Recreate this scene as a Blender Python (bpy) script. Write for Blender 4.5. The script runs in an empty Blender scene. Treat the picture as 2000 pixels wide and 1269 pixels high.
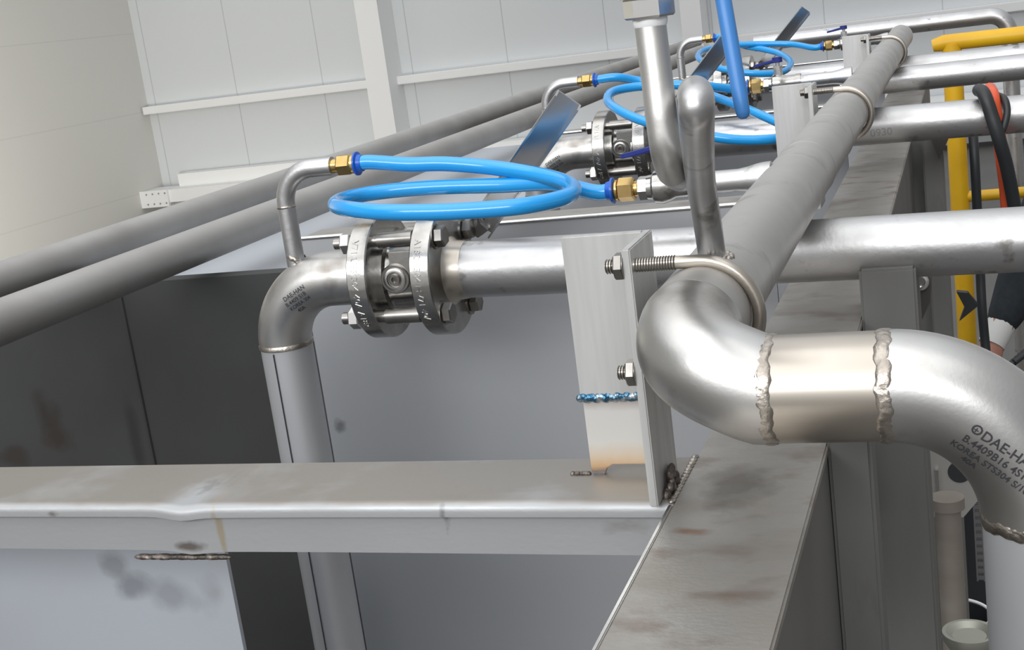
import bpy, bmesh, math, random
from mathutils import Vector, Matrix, Quaternion
from mathutils.bvhtree import BVHTree
random.seed(7)
S = bpy.context.scene
COL = S.collection
PI = math.pi
# ------------------------------------------------------------------ camera
CZ = 1.87                                  # camera height above the hall floor
YAW, PITCH, ROLL, FPX = 0.350847, -0.231004, -0.134240, 2579.43
cy, sy, cp, sp = math.cos(YAW), math.sin(YAW), math.cos(PITCH), math.sin(PITCH)
FWD = Vector((-sy*cp, cy*cp, sp)); R0 = Vector((cy, sy, 0)); U0 = R0.cross(FWD)
RGT = R0*math.cos(ROLL) + U0*math.sin(ROLL); UPV = -R0*math.sin(ROLL) + U0*math.cos(ROLL)
camd = bpy.data.cameras.new('camera'); cam = bpy.data.objects.new('camera', camd); COL.objects.link(cam)
M = Matrix((RGT, UPV, -FWD)).transposed().to_4x4(); M.translation = Vector((0, 0, CZ))
cam.matrix_world = M
camd.sensor_width = 36; camd.lens = FPX/2000*36; camd.clip_start = 0.02; camd.clip_end = 100
S.camera = cam
S.view_settings.view_transform = 'Standard'; S.view_settings.look = 'None'
S.view_settings.gamma = 1; S.view_settings.use_curve_mapping = False
S.view_settings.exposure = 0.2
# ------------------------------------------------------------------ daylight of the hall (soft, from roof lights and open doors)
w = bpy.data.worlds.new('hall_light'); S.world = w; w.use_nodes = True
nt = w.node_tree; nt.nodes.clear()
wo = nt.nodes.new('ShaderNodeOutputWorld'); bg = nt.nodes.new('ShaderNodeBackground')
tc = nt.nodes.new('ShaderNodeTexCoord'); sx = nt.nodes.new('ShaderNodeSeparateXYZ')
mr = nt.nodes.new('ShaderNodeMapRange'); mr.inputs[1].default_value = -1; mr.inputs[2].default_value = 1
rp = nt.nodes.new('ShaderNodeValToRGB'); e = rp.color_ramp.elements
e[0].position = 0.0; e[0].color = (.10, .10, .095, 1)
e[1].position = 1.0; e[1].color = (1.1, 1.13, 1.16, 1)
for p, c in ((.30, (.22, .22, .22, 1)), (.42, (.50, .505, .51, 1)), (.52, (.55, .555, .56, 1)), (.70, (.60, .605, .61, 1)), (.86, (.85, .87, .90, 1))):
    k = e.new(p); k.color = c
nt.links.new(tc.outputs['Generated'], sx.inputs[0]); nt.links.new(sx.outputs[2], mr.inputs[0])
nt.links.new(mr.outputs[0], rp.inputs[0]); xm = nt.nodes.new('ShaderNodeMapRange'); xm.interpolation_type = 'SMOOTHSTEP'
xm.inputs[1].default_value = -.1; xm.inputs[2].default_value = .95; xm.inputs[3].default_value = 1.05; xm.inputs[4].default_value = .45   # the right side of the hall is dimmer
vm = nt.nodes.new('ShaderNodeVectorMath'); vm.operation = 'SCALE'; nt.links.new(sx.outputs[0], xm.inputs[0]); nt.links.new(xm.outputs[0], vm.inputs['Scale']); nt.links.new(rp.outputs[0], vm.inputs[0])
nt.links.new(vm.outputs[0], bg.inputs[0]); nt.links.new(bg.outputs[0], wo.inputs[0])
bg.inputs[1].default_value = 1.0
def area(name, loc, target, sx_, sy_, power, color=(1, 1, 1)):
    l = bpy.data.lights.new(name, 'AREA'); l.shape = 'RECTANGLE'; l.size = sx_; l.size_y = sy_; l.energy = power; l.color = color
    o = bpy.data.objects.new(name, l); COL.objects.link(o); o.location = loc
    o.rotation_euler = (Vector(target)-Vector(loc)).to_track_quat('-Z', 'Y').to_euler()
    return o
area('roof_light', (-1.0, -0.6, CZ+5.0), (-.2, 1.2, CZ-.2), 8.0, 6.0, 120, (1, .99, .97))
area('door_daylight', (-1.5, -6.0, CZ+3.2), (0, 1.2, CZ-.2), 8.0, 2.0, 370, (.98, .99, 1))
area('wall_fill_light', (-6.0, 7.5, CZ-1.6), (-9.5, 9.2, CZ-1.7), 1.0, .8, 170, (1, .965, .87))  # added fill with no visible source, brightens the lower left wall

# ------------------------------------------------------------------ helpers
def at(px, py, ax, val):
    """the point of the photograph (px,py) on the plane x/y/z = val, measured from the lens"""
    v = RGT*((px-1000)/FPX) - UPV*((py-634.5)/FPX) + FWD
    p = v*(val/v['xyz'.index(ax)])
    return Vector((p.x, p.y, p.z+CZ))
def V(x, y, z): return Vector((x, y, z+CZ))
def wz(z): return z+CZ

def fillet(pts, R, n=10):
    pts = [Vector(p) for p in pts]; out = [pts[0]]
    Rs = R if isinstance(R, (list, tuple)) else [R]*(len(pts)-2)
    for i in range(1, len(pts)-1):
        a, b, c = pts[i-1], pts[i], pts[i+1]
        d1 = (a-b).normalized(); d2 = (c-b).normalized(); ang = d1.angle(d2)
        t = Rs[i-1]/math.tan(ang/2)
        p1 = b+d1*t; ctr = b+(d1+d2).normalized()*(Rs[i-1]/math.sin(ang/2))
        u = p1-ctr; v_ = (b+d2*t)-ctr; sw = u.angle(v_); ax = u.cross(v_).normalized()
        for k in range(n+1): out.append(ctr+Quaternion(ax, sw*k/n) @ u)
    out.append(pts[-1]); return out
def spline(pts, n=8):
    pts = [Vector(p) for p in pts]; out = []
    P = [pts[0]*2-pts[1]]+pts+[pts[-1]*2-pts[-2]]
    for i in range(1, len(P)-2):
        a, b, c, d = P[i-1], P[i], P[i+1], P[i+2]
        for k in range(n):
            t = k/n
            out.append(.5*((2*b)+(c-a)*t+(2*a-5*b+4*c-d)*t*t+(3*b-a-3*c+d)*t**3))
    out.append(pts[-1]); return out

class MB:
    def __init__(s): s.b = bmesh.new()
    def ring(s, c, x, y, r, n, ph=0): return [s.b.verts.new(c+(x*math.cos(2*PI*i/n+ph)+y*math.sin(2*PI*i/n+ph))*r) for i in range(n)]
    def bridge(s, a, b):
        n = len(a)
        for i in range(n): s.b.faces.new((a[i], a[(i+1) % n], b[(i+1) % n], b[i]))
    def tube(s, pts, r, n=28, cap=True):
        pts = [Vector(p) for p in pts]; pts = [p for i, p in enumerate(pts) if i == 0 or (p-pts[i-1]).length > 1e-6]
        T = [(pts[min(i+1, len(pts)-1)]-pts[max(i-1, 0)]).normalized() for i in range(len(pts))]
        x = T[0].orthogonal().normalized(); prev = None
        for i, p in enumerate(pts):
            if i:
                q = T[i-1].rotation_difference(T[i]); x = (q @ x); x = (x-T[i]*x.dot(T[i])).normalized()
            y = T[i].cross(x); rr = r[i] if isinstance(r, (list, tuple)) else r
            rg = s.ring(p, x, y, rr, n)
            if prev: s.bridge(prev, rg)
            elif cap: s.b.faces.new(list(reversed(rg)))
            prev = rg
        if cap: s.b.faces.new(prev)
        return s
    def cyl(s, a, b, r0, r1=None, n=28, ph=0):
        a, b = Vector(a), Vector(b); t = (b-a).normalized(); x = t.orthogonal().normalized(); y = t.cross(x)
        A = s.ring(a, x, y, r0, n, ph); B = s.ring(b, x, y, r0 if r1 is None else r1, n, ph)
        s.bridge(A, B); s.b.faces.new(list(reversed(A))); s.b.faces.new(B); return s
    def hexa(s, a, b, r, ph=0, ch=.12):
        a, b = Vector(a), Vector(b); t = (b-a).normalized(); L = (b-a).length; c = min(r*ch, L*.2)
        x = t.orthogonal().normalized(); y = t.cross(x)
        rg = [s.ring(p, x, y, q, 6, ph) for p, q in ((a, r-c), (a+t*c, r), (b-t*c, r), (b, r-c))]
        for i in range(3): s.bridge(rg[i], rg[i+1])
        s.b.faces.new(list(reversed(rg[0]))); s.b.faces.new(rg[-1]); return s
    def lathe(s, o, ax, prof, n=40, closed=False):
        o = Vector(o); ax = Vector(ax).normalized(); x = ax.orthogonal().normalized(); y = ax.cross(x); pv = None; first = None
        for t, r in prof:
            rg = s.ring(o+ax*t, x, y, max(r, 1e-5), n)
            if pv: s.bridge(pv, rg)
            else: first = rg
            pv = rg
        if closed: s.bridge(pv, first)
        else: s.b.faces.new(list(reversed(first))); s.b.faces.new(pv)
        return s
    def box(s, x0, x1, y0, y1, z0, z1):
        v = [s.b.verts.new((x, y, z)) for z in (z0, z1) for y in (y0, y1) for x in (x0, x1)]
        for f in ((0, 2, 3, 1), (4, 5, 7, 6), (0, 1, 5, 4), (2, 6, 7, 3), (1, 3, 7, 5), (0, 4, 6, 2)): s.b.faces.new([v[i] for i in f])
        return s
    def prism(s, poly, ext):
        ext = Vector(ext); a = [s.b.verts.new(Vector(p)) for p in poly]; b = [s.b.verts.new(Vector(p)+ext) for p in poly]
        s.bridge(a, b); s.b.faces.new(list(reversed(a))); s.b.faces.new(b); return s
    def blob(s, c, r, sc=(1, 1, 1)):
        bmesh.ops.create_icosphere(s.b, subdivisions=2, radius=r, matrix=Matrix.Translation(Vector(c)) @ Matrix.Diagonal((*sc, 1))); return s
    def build(s, name, mat, parent=None, bevel=0, ang=38, origin=None):
        bmesh.ops.recalc_face_normals(s.b, faces=s.b.faces)
        if bevel:
            es = [e_ for e_ in s.b.edges if e_.is_manifold and e_.calc_face_angle(0) > .6]
            bmesh.ops.bevel(s.b, geom=es, offset=bevel, segments=2, affect='EDGES', clamp_overlap=True)
        m = bpy.data.meshes.new(name); s.b.to_mesh(m); s.b.free()
        return link(name, m, mat, parent, origin, ang)
def wloc(o):
    v = Vector(o.location)
    while o.parent: o = o.parent; v += Vector(o.location)
    return v
def link(name, m, mat, parent=None, origin=None, ang=38):
    for p in m.polygons: p.use_smooth = True
    m.set_sharp_from_angle(angle=math.radians(ang))
    o = bpy.data.objects.new(name, m); COL.objects.link(o)
    if mat: m.materials.append(mat)
    if parent:
        off = wloc(parent); o.parent = parent; o.location = (0, 0, 0)
        m.transform(Matrix.Translation(-off))
    else:
        vs = [v.co for v in m.vertices]
        c = origin if origin is not None else Vector([(min(v[i] for v in vs)+max(v[i] for v in vs))/2 for i in range(3)])
        m.transform(Matrix.Translation(-Vector(c))); o.location = c
    return o
def tag(o, label, cat, group=None, kind=None):
    o['label'] = label; o['category'] = cat
    if group: o['group'] = group
    if kind: o['kind'] = kind
    return o
def thing(name, label, cat, loc, group=None):
    o = bpy.data.objects.new(name, None); COL.objects.link(o); o.location = loc; o.empty_display_size = .03
    return tag(o, label, cat, group)
def struct(o): o['kind'] = 'structure'; return o
def dup(o, off, label=None, parent=None):
    c = o.copy(); COL.objects.link(c)
    if parent: c.parent = parent
    else: c.location = Vector(o.location)+Vector(off)
    if label: c['label'] = label
    for ch in list(o.children): dup(ch, off, None, c)
    return c

# ------------------------------------------------------------------ materials
def mat(name, col, metal=0., rough=.5, col2=None, scale=20., detail=4, stretch=(1, 1, 1), lo=.35, hi=.7, rvar=0., bump=0., bscale=200., col3=None, c3lo=.62, c3hi=.72, c3scale=9., coat=0.):
    m = bpy.data.materials.new(name); m.use_nodes = True; t = m.node_tree; N = t.nodes; L = t.links
    b = N['Principled BSDF']; b.inputs['Metallic'].default_value = metal; b.inputs['Roughness'].default_value = rough
    b.inputs['Base Color'].default_value = (*col, 1)
    if coat: b.inputs['Coat Weight'].default_value = coat; b.inputs['Coat Roughness'].default_value = .08
    tcx = N.new('ShaderNodeTexCoord'); mp = N.new('ShaderNodeMapping'); mp.inputs['Scale'].default_value = stretch
    L.new(tcx.outputs['Object'], mp.inputs[0])
    last = None
    if col2:
        nz = N.new('ShaderNodeTexNoise'); nz.inputs['Scale'].default_value = scale; nz.inputs['Detail'].default_value = detail
        L.new(mp.outputs[0], nz.inputs['Vector'])
        r = N.new('ShaderNodeValToRGB'); r.color_ramp.elements[0].position = lo; r.color_ramp.elements[1].position = hi
        r.color_ramp.elements[0].color = (*col, 1); r.color_ramp.elements[1].color = (*col2, 1)
        L.new(nz.outputs['Fac'], r.inputs[0]); last = r.outputs[0]
        if rvar:
            q = N.new('ShaderNodeMapRange'); q.inputs[3].default_value = rough-rvar; q.inputs[4].default_value = rough+rvar
            q.inputs[1].default_value = .3; q.inputs[2].default_value = .7
            L.new(nz.outputs['Fac'], q.inputs[0]); L.new(q.outputs[0], b.inputs['Roughness'])
        if col3:
            n3 = N.new('ShaderNodeTexNoise'); n3.inputs['Scale'].default_value = c3scale; n3.inputs['Detail'].default_value = 5
            L.new(mp.outputs[0], n3.inputs['Vector'])
            q3 = N.new('ShaderNodeMapRange'); q3.inputs[1].default_value = c3lo; q3.inputs[2].default_value = c3hi
            L.new(n3.outputs['Fac'], q3.inputs[0])
            mx = N.new('ShaderNodeMix'); mx.data_type = 'RGBA'; L.new(q3.outputs[0], mx.inputs[0]); L.new(last, mx.inputs[6]); mx.inputs[7].default_value = (*col3, 1)
            last = mx.outputs[2]
        L.new(last, b.inputs['Base Color'])
    if bump:
        nb = N.new('ShaderNodeTexNoise'); nb.inputs['Scale'].default_value = bscale; nb.inputs['Detail'].default_value = 3
        L.new(mp.outputs[0], nb.inputs['Vector'])
        bp = N.new('ShaderNodeBump'); bp.inputs['Strength'].default_value = bump; bp.inputs['Distance'].default_value = .002
        L.new(nb.outputs['Fac'], bp.inputs['Height']); L.new(bp.outputs[0], b.inputs['Normal'])
    m['last'] = 0
    return m
def stain(m, spots):
    t = m.node_tree; N = t.nodes; L = t.links; b = N['Principled BSDF']
    g = N.new('ShaderNodeNewGeometry'); inp = b.inputs['Base Color']
    last = inp.links[0].from_socket if inp.is_linked else None
    for c, r, col, st, nsc in spots:
        a = N.new('ShaderNodeVectorMath'); a.operation = 'SUBTRACT'; L.new(g.outputs['Position'], a.inputs[0]); a.inputs[1].default_value = c
        d = N.new('ShaderNodeVectorMath'); d.operation = 'DIVIDE'; L.new(a.outputs[0], d.inputs[0]); d.inputs[1].default_value = r
        l = N.new('ShaderNodeVectorMath'); l.operation = 'LENGTH'; L.new(d.outputs[0], l.inputs[0])
        nz = N.new('ShaderNodeTexNoise'); nz.inputs['Scale'].default_value = nsc; nz.inputs['Detail'].default_value = 4; L.new(g.outputs['Position'], nz.inputs['Vector'])
        ma = N.new('ShaderNodeMath'); ma.operation = 'MULTIPLY_ADD'; ma.inputs[1].default_value = 1.6; L.new(nz.outputs['Fac'], ma.inputs[0]); L.new(l.outputs['Value'], ma.inputs[2])
        q = N.new('ShaderNodeMapRange'); q.inputs[1].default_value = 1.55; q.inputs[2].default_value = 1.0; q.inputs[3].default_value = 0; q.inputs[4].default_value = st; L.new(ma.outputs[0], q.inputs[0])
        x = N.new('ShaderNodeMix'); x.data_type = 'RGBA'; L.new(q.outputs[0], x.inputs[0]); x.inputs[7].default_value = (*col, 1)
        if last: L.new(last, x.inputs[6])
        else: x.inputs[6].default_value = inp.default_value
        last = x.outputs[2]
    L.new(last, inp)
PIPE = mat('stainless_pipe', (.60, .60, .61), 1, .39, (.52, .515, .51), 22, rvar=.08, col3=(.30, .29, .275), c3lo=.62, c3hi=.72, c3scale=48, bump=.09, bscale=220)
HEADER = mat('matt_stainless_header', (.55, .54, .52), .9, .50, (.47, .46, .44), 14, rvar=.06, detail=7, col3=(.37, .36, .34), c3scale=34, c3lo=.60, c3hi=.76, bump=.05)
GRAYPIPE = mat('dull_grey_pipe', (.44, .43, .415), .5, .5, (.38, .365, .35), 10, rvar=.05, bump=.05)
TINT = mat('heat_tinted_steel', (.57, .52, .46), 1, .31, (.47, .43, .375), 16, rvar=.05)
ELBOW = mat('satin_elbow', (.61, .605, .595), 1, .36, (.52, .505, .48), 26, rvar=.06, col3=(.30, .275, .25), c3scale=20, c3lo=.60, c3hi=.74, bump=.025, bscale=500)
WELD = mat('weld_bead', (.52, .475, .42), 1, .36, (.36, .32, .28), 120, bump=.35, bscale=260)
BLUEWELD = mat('blued_weld', (.06, .16, .26), 1, .35, (.55, .62, .66), 160, lo=.45, hi=.62, bump=.6, bscale=300)
BURN = mat('burnt_weld', (.10, .085, .075), .7, .5, (.42, .36, .32), 130, lo=.5, hi=.7, bump=.6, bscale=250)
BEAM = mat('mill_finish_beam', (.40, .385, .36), .75, .5, (.33, .305, .275), 14, stretch=(1.3, 2.0, 1), rvar=.08, detail=8, col3=(.24, .195, .165), c3scale=17, c3lo=.54, c3hi=.74, bump=.12)
CHAN = mat('channel_steel', (.43, .44, .45), .45, .45, (.38, .385, .39), 12, stretch=(.8, 1.6, 1.6), rvar=.06, col3=(.22, .195, .175), c3scale=16, c3lo=.63, c3hi=.78, bump=.05)
ANGLE = mat('streaked_angle', (.62, .62, .61), .55, .45, (.45, .445, .43), 45, stretch=(1.6, 1.6, .12), rvar=.05, col3=(.33, .32, .30), c3scale=60, c3lo=.64, c3hi=.70)
POST = mat('shaded_post', (.175, .175, .17), .3, .6, (.14, .136, .128), 8, stretch=(2, 2, .5), col3=(.11, .10, .09), c3scale=10)  # base colour darkened to hold the shade right of the beam
POSTB = mat('brown_post', (.30, .27, .235), .4, .6, (.23, .20, .17), 14, stretch=(1, 1, 2))
FLANGE = mat('cast_stainless', (.52, .51, .49), 1, .24, (.36, .35, .33), 40, rvar=.06, bump=.04, bscale=320)
BOLT = mat('bright_bolt', (.66, .65, .63), 1, .25)
DKBOLT = mat('dull_bolt', (.36, .34, .32), 1, .33, (.25, .24, .22), 60)
CHROME = mat('polished_lever', (.60, .60, .61), 1, .26)
BRASS = mat('brass', (.64, .45, .19), 1, .27, (.52, .35, .13), 90)
HOSE = mat('blue_hose', (.015, .33, .78), 0, .22, coat=.5)
COLLAR = mat('blue_collar', (.008, .10, .50), 0, .3)
NAVY = mat('navy_handle', (.012, .025, .20), 0, .35)
SLEEVE = mat('light_blue_sleeve', (.055, .22, .56), 0, .38)
TAPE = mat('thread_tape', (.85, .85, .85), 0, .6)
BLACK = mat('black_rubber', (.022, .024, .026), 0, .5)
ORANGE = mat('orange_cable', (.70, .10, .035), 0, .4)
YELLOW = mat('yellow_paint', (.80, .47, .01), 0, .42, (.70, .38, .01), 9)
WHITE = mat('white_paint', (.88, .88, .875), 0, .5)
INK = mat('stamp_ink', (.03, .03, .035), 0, .6)
TANK = mat('tank_plate', (.60, .615, .64), .8, .38, (.56, .57, .59), 5, rvar=.03)
DROP = mat('pickled_pipe', (.56, .565, .58), .6, .42, (.50, .505, .52), 22, stretch=(1, 1, .3), col3=(.34, .34, .34), c3scale=30, c3lo=.64, c3hi=.74)
DARKTANK = mat('shaded_tank', (.043, .044, .044), 0, .8, (.036, .035, .034), 6, col3=(.030, .023, .019), c3scale=7, c3lo=.62, c3hi=.8)  # near-black base colour stands for the shadow enclosing this tank
PLATE = mat('pale_plate', (.45, .475, .51), .25, .5, (.43, .45, .48), 4)
CLOTHM = mat('dark_jacket', (.013, .017, .022), 0, .9, (.02, .025, .03), 60)
CUFFM = mat('pale_cuff', (.62, .62, .60), 0, .8)
SKIN = mat('skin', (.42, .20, .14), 0, .5, (.36, .15, .11), 60)
SHOE = mat('shoe', (.03, .028, .026), 0, .6)
HAIR = mat('hair', (.012, .01, .009), 0, .7)

def panel_mat(name, col, spacing, axis, off, groove, width=.012, rough=.55):
    m = bpy.data.materials.new(name); m.use_nodes = True; t = m.node_tree; N = t.nodes; L = t.links; b = N['Principled BSDF']
    b.inputs['Roughness'].default_value = rough
    tcx = N.new('ShaderNodeTexCoord'); s_ = N.new('ShaderNodeSeparateXYZ'); L.new(tcx.outputs['Object'], s_.inputs[0])
    a = N.new('ShaderNodeMath'); a.operation = 'ADD'; a.inputs[1].default_value = 1000*spacing-off; L.new(s_.outputs[axis], a.inputs[0])
    md = N.new('ShaderNodeMath'); md.operation = 'MODULO'; md.inputs[1].default_value = spacing; L.new(a.outputs[0], md.inputs[0])
    lt = N.new('ShaderNodeMath'); lt.operation = 'LESS_THAN'; lt.inputs[1].default_value = width; L.new(md.outputs[0], lt.inputs[0])
    mx = N.new('ShaderNodeMix'); mx.data_type = 'RGBA'; mx.inputs[6].default_value = (*col, 1); mx.inputs[7].default_value = (*groove, 1)
    L.new(lt.outputs[0], mx.inputs[0]); L.new(mx.outputs[2], b.inputs['Base Color'])
    return m

def text_mesh(s_, size=1., extrude=0., align='LEFT', bold=0.):
    c = bpy.data.curves.new('lettering', 'FONT'); c.body = s_; c.size = size; c.extrude = extrude; c.align_x = align; c.offset = bold*size; c.resolution_u = 3
    o = bpy.data.objects.new('lettering', c); COL.objects.link(o)
    dg = bpy.context.evaluated_depsgraph_get(); m = bpy.data.meshes.new_from_object(o.evaluated_get(dg))
    bpy.data.objects.remove(o); bpy.data.curves.remove(c)
    b = bmesh.new(); b.from_mesh(m); bpy.data.meshes.remove(m)
    return b

# ------------------------------------------------------------------ setting: hall
HX0, HY1 = -9.42, 14.0
struct(MB().box(-14, 16, -8, 16, -.2, 0).build('floor', mat('concrete_floor', (.115, .11, .104), 0, .6, (.095, .09, .086), 2.)))
WB = panel_mat('wall_panels', (.70, .72, .735), 1.137, 0, 0, (.52, .535, .545), .012)
o = MB().box(HX0, 16, HY1, HY1+.15, 0, 8).build('wall_back', WB, origin=Vector((at(430, 0, 'y', 14).x, HY1, 0))); struct(o)
WL = panel_mat('wall_left_panels', (.67, .66, .625), .93, 2, .34, (.61, .60, .57), .012)
struct(MB().box(HX0-.15, HX0, -8, HY1+.15, 0, 8).build('wall_left', WL, origin=Vector((HX0, 0, 0))))
def wallbar(p0, p1, y, h, d, name, n):
    a = at(*p0, 'y', y); b = at(*p1, 'y', y); z = (a.z+b.z)/2
    return a, b, z
# horizontal girt on the back wall (stops short over the left wall corner)
ga = at(275, 216, 'y', 13.86)
struct(MB().box(HX0+.02, 16, 13.84, 14, ga.z-.055, ga.z+.035).build('trim_1', WHITE, bevel=.006))
c0 = at(690, 0, 'y', 13.6); c1 = at(735, 0, 'y', 13.6); c2 = at(775, 0, 'y', 13.95)
cw = c1.x-c0.x
m_ = MB(); m_.box(c0.x, c1.x, 13.60, 13.62, 0, 8); m_.box((c0.x+c1.x)/2-.01, (c0.x+c1.x)/2+.01, 13.62, 13.98, 0, 8); m_.box(c0.x, c1.x, 13.98, 14, 0, 8)
m_.box(c1.x-.012, c1.x, 13.62, 13.98, 0, 8)
struct(m_.build('trim_2', WHITE))
d0 = at(1326, 0, 'y', 13.6); d1 = at(1366, 0, 'y', 13.6)
m_ = MB(); m_.box(d0.x, d1.x, 13.60, 13.98, 0, 8)
struct(m_.build('trim_3', WHITE))
# rail beam near the wall foot with a drilled end plate
b0 = at(262, 392, 'y', 13.5); b1 = at(330, 388, 'y', 13.5)
m_ = MB(); m_.box(b0.x+.02, 16, 13.52, 13.9, b0.z-.06, b0.z+.09).box(b0.x+.5, 16, 13.75, 13.98, b0.z+.09, b0.z+.24)
rail = struct(m_.build('trim_4', WHITE))
m_ = MB(); m_.box(b0.x, b1.x, 13.48, 13.52, b0.z-.10, b0.z+.10)
pl = m_.build('end_plate', WHITE, rail)
m_ = MB()
for i in range(6):
    if i == 1: continue
    for dz in (-.06, .06):
        x = b0.x+.03+(b1.x-b0.x-.06)*i/5
        m_.cyl((x, 13.475, b0.z+dz), (x, 13.49, b0.z+dz), .011, n=10)
m_.build('bolt_hole', mat('hole_grey', (.30, .30, .30)), pl)

# ------------------------------------------------------------------ main steelwork
ZB = -.26                                   # top of the steelwork under the pipes
BX0, BX1 = -.157, -.085; YF_ = .637
m_ = MB()
t_ = .006
prof = [(BX0, ZB), (BX1, ZB), (BX1, ZB-.125), (BX0, ZB-.125), (BX0, ZB-.125+t_), (BX1-t_, ZB-.125+t_), (BX1-t_, ZB-t_), (BX0, ZB-t_)]
lb_ = thing('steel_channel_beam', 'long grey steel beam running away under the main header pipe, heat stained on top', 'beam', V(-.12, .3, ZB))
MB().box(BX0, BX1, .30, 3.2, wz(ZB-.006), wz(ZB)).build('top_flange', BEAM, lb_, bevel=.0012)
WEBM = mat('shaded_web', (.20, .195, .185), .4, .55, (.165, .16, .15), 9, stretch=(1, 1, .5))  # darker than the flange: the shade on this side is in the colour
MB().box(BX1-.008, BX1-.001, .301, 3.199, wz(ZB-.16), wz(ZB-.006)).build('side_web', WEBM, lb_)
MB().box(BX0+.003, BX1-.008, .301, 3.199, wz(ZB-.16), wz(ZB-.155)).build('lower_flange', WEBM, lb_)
MB().box(BX0-.0022, BX0, .30, YF_-.002, wz(ZB-.0035), wz(ZB-.0002)).build('edge_highlight', BOLT, lb_, bevel=.0005)  # bright strip added to carry the highlight along the left edge
# front cross beam: folded channel, rounded front edge
YF, YK = .637, .705
m_ = MB(); R = .0055; sec = []
dropz = at(900, 1087, 'y', YF).z-CZ
sec += [(YK, ZB), (YF+R, ZB)]
for k in range(1, 7): a = PI/2*k/6; sec.append((YF+R-R*math.sin(a), ZB-R+R*math.cos(a)))
sec += [(YF, ZB-.0085), (YF+.0045, ZB-.010), (YF+.0045, dropz), (YF+.0085, dropz), (YF+.0085, ZB-.006), (YK, ZB-.006)]
xs = [-.155-i*.006 for i in range(150)]
ring = None
def dent(x):
    q = (x-at(345, 985, 'y', YF).x)
    return -.0016*math.exp(-(q/.012)**2) - .0009*(1/(1+math.exp(-q/.004)))*(1 if q < .2 else 1)*math.exp(-max(0, q)/.05)
for x in xs:
    rg = []
    for (y, z) in sec:
        f = 1 if y < YF+R*1.01 else 0
        rg.append(m_.b.verts.new(V(x, y+dent(x)*.6*f, z+dent(x)*f)))
    if ring: m_.bridge(ring, rg)
    else: m_.b.faces.new(rg)
    ring = rg
m_.b.faces.new(list(reversed(ring)))
cb = thing('cross_beam', 'grey cross beam in the foreground with a dented bright front lip', 'beam', V(-.5, .67, ZB))
m_.build('channel', CHAN, cb, ang=30)
# weld and burn marks where the cross beam meets the long beam
m_ = MB()
for k in range(14): m_.blob(V(BX0-.001, YF+.002+.066*k/13, ZB+.0003), .0022, (1, 1.3, .5))
m_.build('weld_bead', WELD, cb)
m_ = MB()
for k in range(9): m_.blob(at(282+k*19, 1084, 'y', YF+.006)+Vector((0, 0, -.001)), .004+random.random()*.001, (1.8, .6, .45))
m_.build('burn_mark', BURN, cb)

# ------------------------------------------------------------------ brackets carrying the header, with U-bolts
HX, HZ, HR = -.131, -.158, .0243
BRX = -.1635                               # outer face of the side leg
def bracket(y0, label, group):
    """L-angle: wide leg across (facing the lens), side leg pointing towards the lens"""
    y1 = y0+.052; T = .0045
    r = thing('angle_bracket', label, 'bracket', V(-.19, y1, ZB), group)
    zt = -.122
    m_ = MB()
    m_.prism([V(BRX, y0, ZB), V(BRX, y1, ZB), V(BRX-.050, y1, ZB+.058), V(BRX-.050, y1-T, ZB+.058), V(BRX-T, y1-T, ZB+.058), V(BRX-T, y0, ZB)], (0, 0, .0001))
    m_.b.free(); m_ = MB()
    m_.box(BRX-T, BRX, y0, y1, wz(ZB), wz(zt))
    m_.build('side_leg', ANGLE, r, bevel=.0007)
    m_ = MB(); m_.box(BRX-.050, BRX-T, y1-T, y1, wz(ZB+.046), wz(zt))
    m_.build('wide_leg', ANGLE, r, bevel=.0007)
    return r, y0, y1
SPL = bpy.data.materials.new('splice_plate'); SPL.use_nodes = True
_t = SPL.node_tree; _b = _t.nodes['Principled BSDF']; _b.inputs['Metallic'].default_value = .45; _b.inputs['Roughness'].default_value = .42
_c = _t.nodes.new('ShaderNodeTexCoord'); _s = _t.nodes.new('ShaderNodeSeparateXYZ'); _q = _t.nodes.new('ShaderNodeMapRange'); _r = _t.nodes.new('ShaderNodeValToRGB')
_n = _t.nodes.new('ShaderNodeTexNoise'); _n.inputs['Scale'].default_value = 60; _mm = _t.nodes.new('ShaderNodeMath'); _mm.operation = 'MULTIPLY_ADD'; _mm.inputs[1].default_value = .006; 
_t.links.new(_c.outputs['Object'], _s.inputs[0]); _t.links.new(_c.outputs['Object'], _n.inputs['Vector'])
_t.links.new(_n.outputs['Fac'], _mm.inputs[0]); _t.links.new(_s.outputs[2], _mm.inputs[2])
_t.links.new(_mm.outputs[0], _q.inputs[0]); _q.inputs[1].default_value = .0; _q.inputs[2].default_value = .05; _t.links.new(_q.outputs[0], _r.inputs[0]); _t.links.new(_r.outputs[0], _b.inputs['Base Color'])
_el = _r.color_ramp.elements; _el[0].position = 0; _el[0].color = (.30, .30, .34, 1); _el[1].position = 1; _el[1].color = (.45, .30, .20, 1)
for p_, c_ in ((.10, (.22, .17, .15, 1)), (.15, (.55, .36, .20, 1)), (.28, (.66, .55, .42, 1)), (.45, (.70, .68, .64, 1)), (.82, (.68, .67, .64, 1)), (.93, (.50, .44, .40, 1))):
    k = _el.new(p_); k.color = c_

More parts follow.
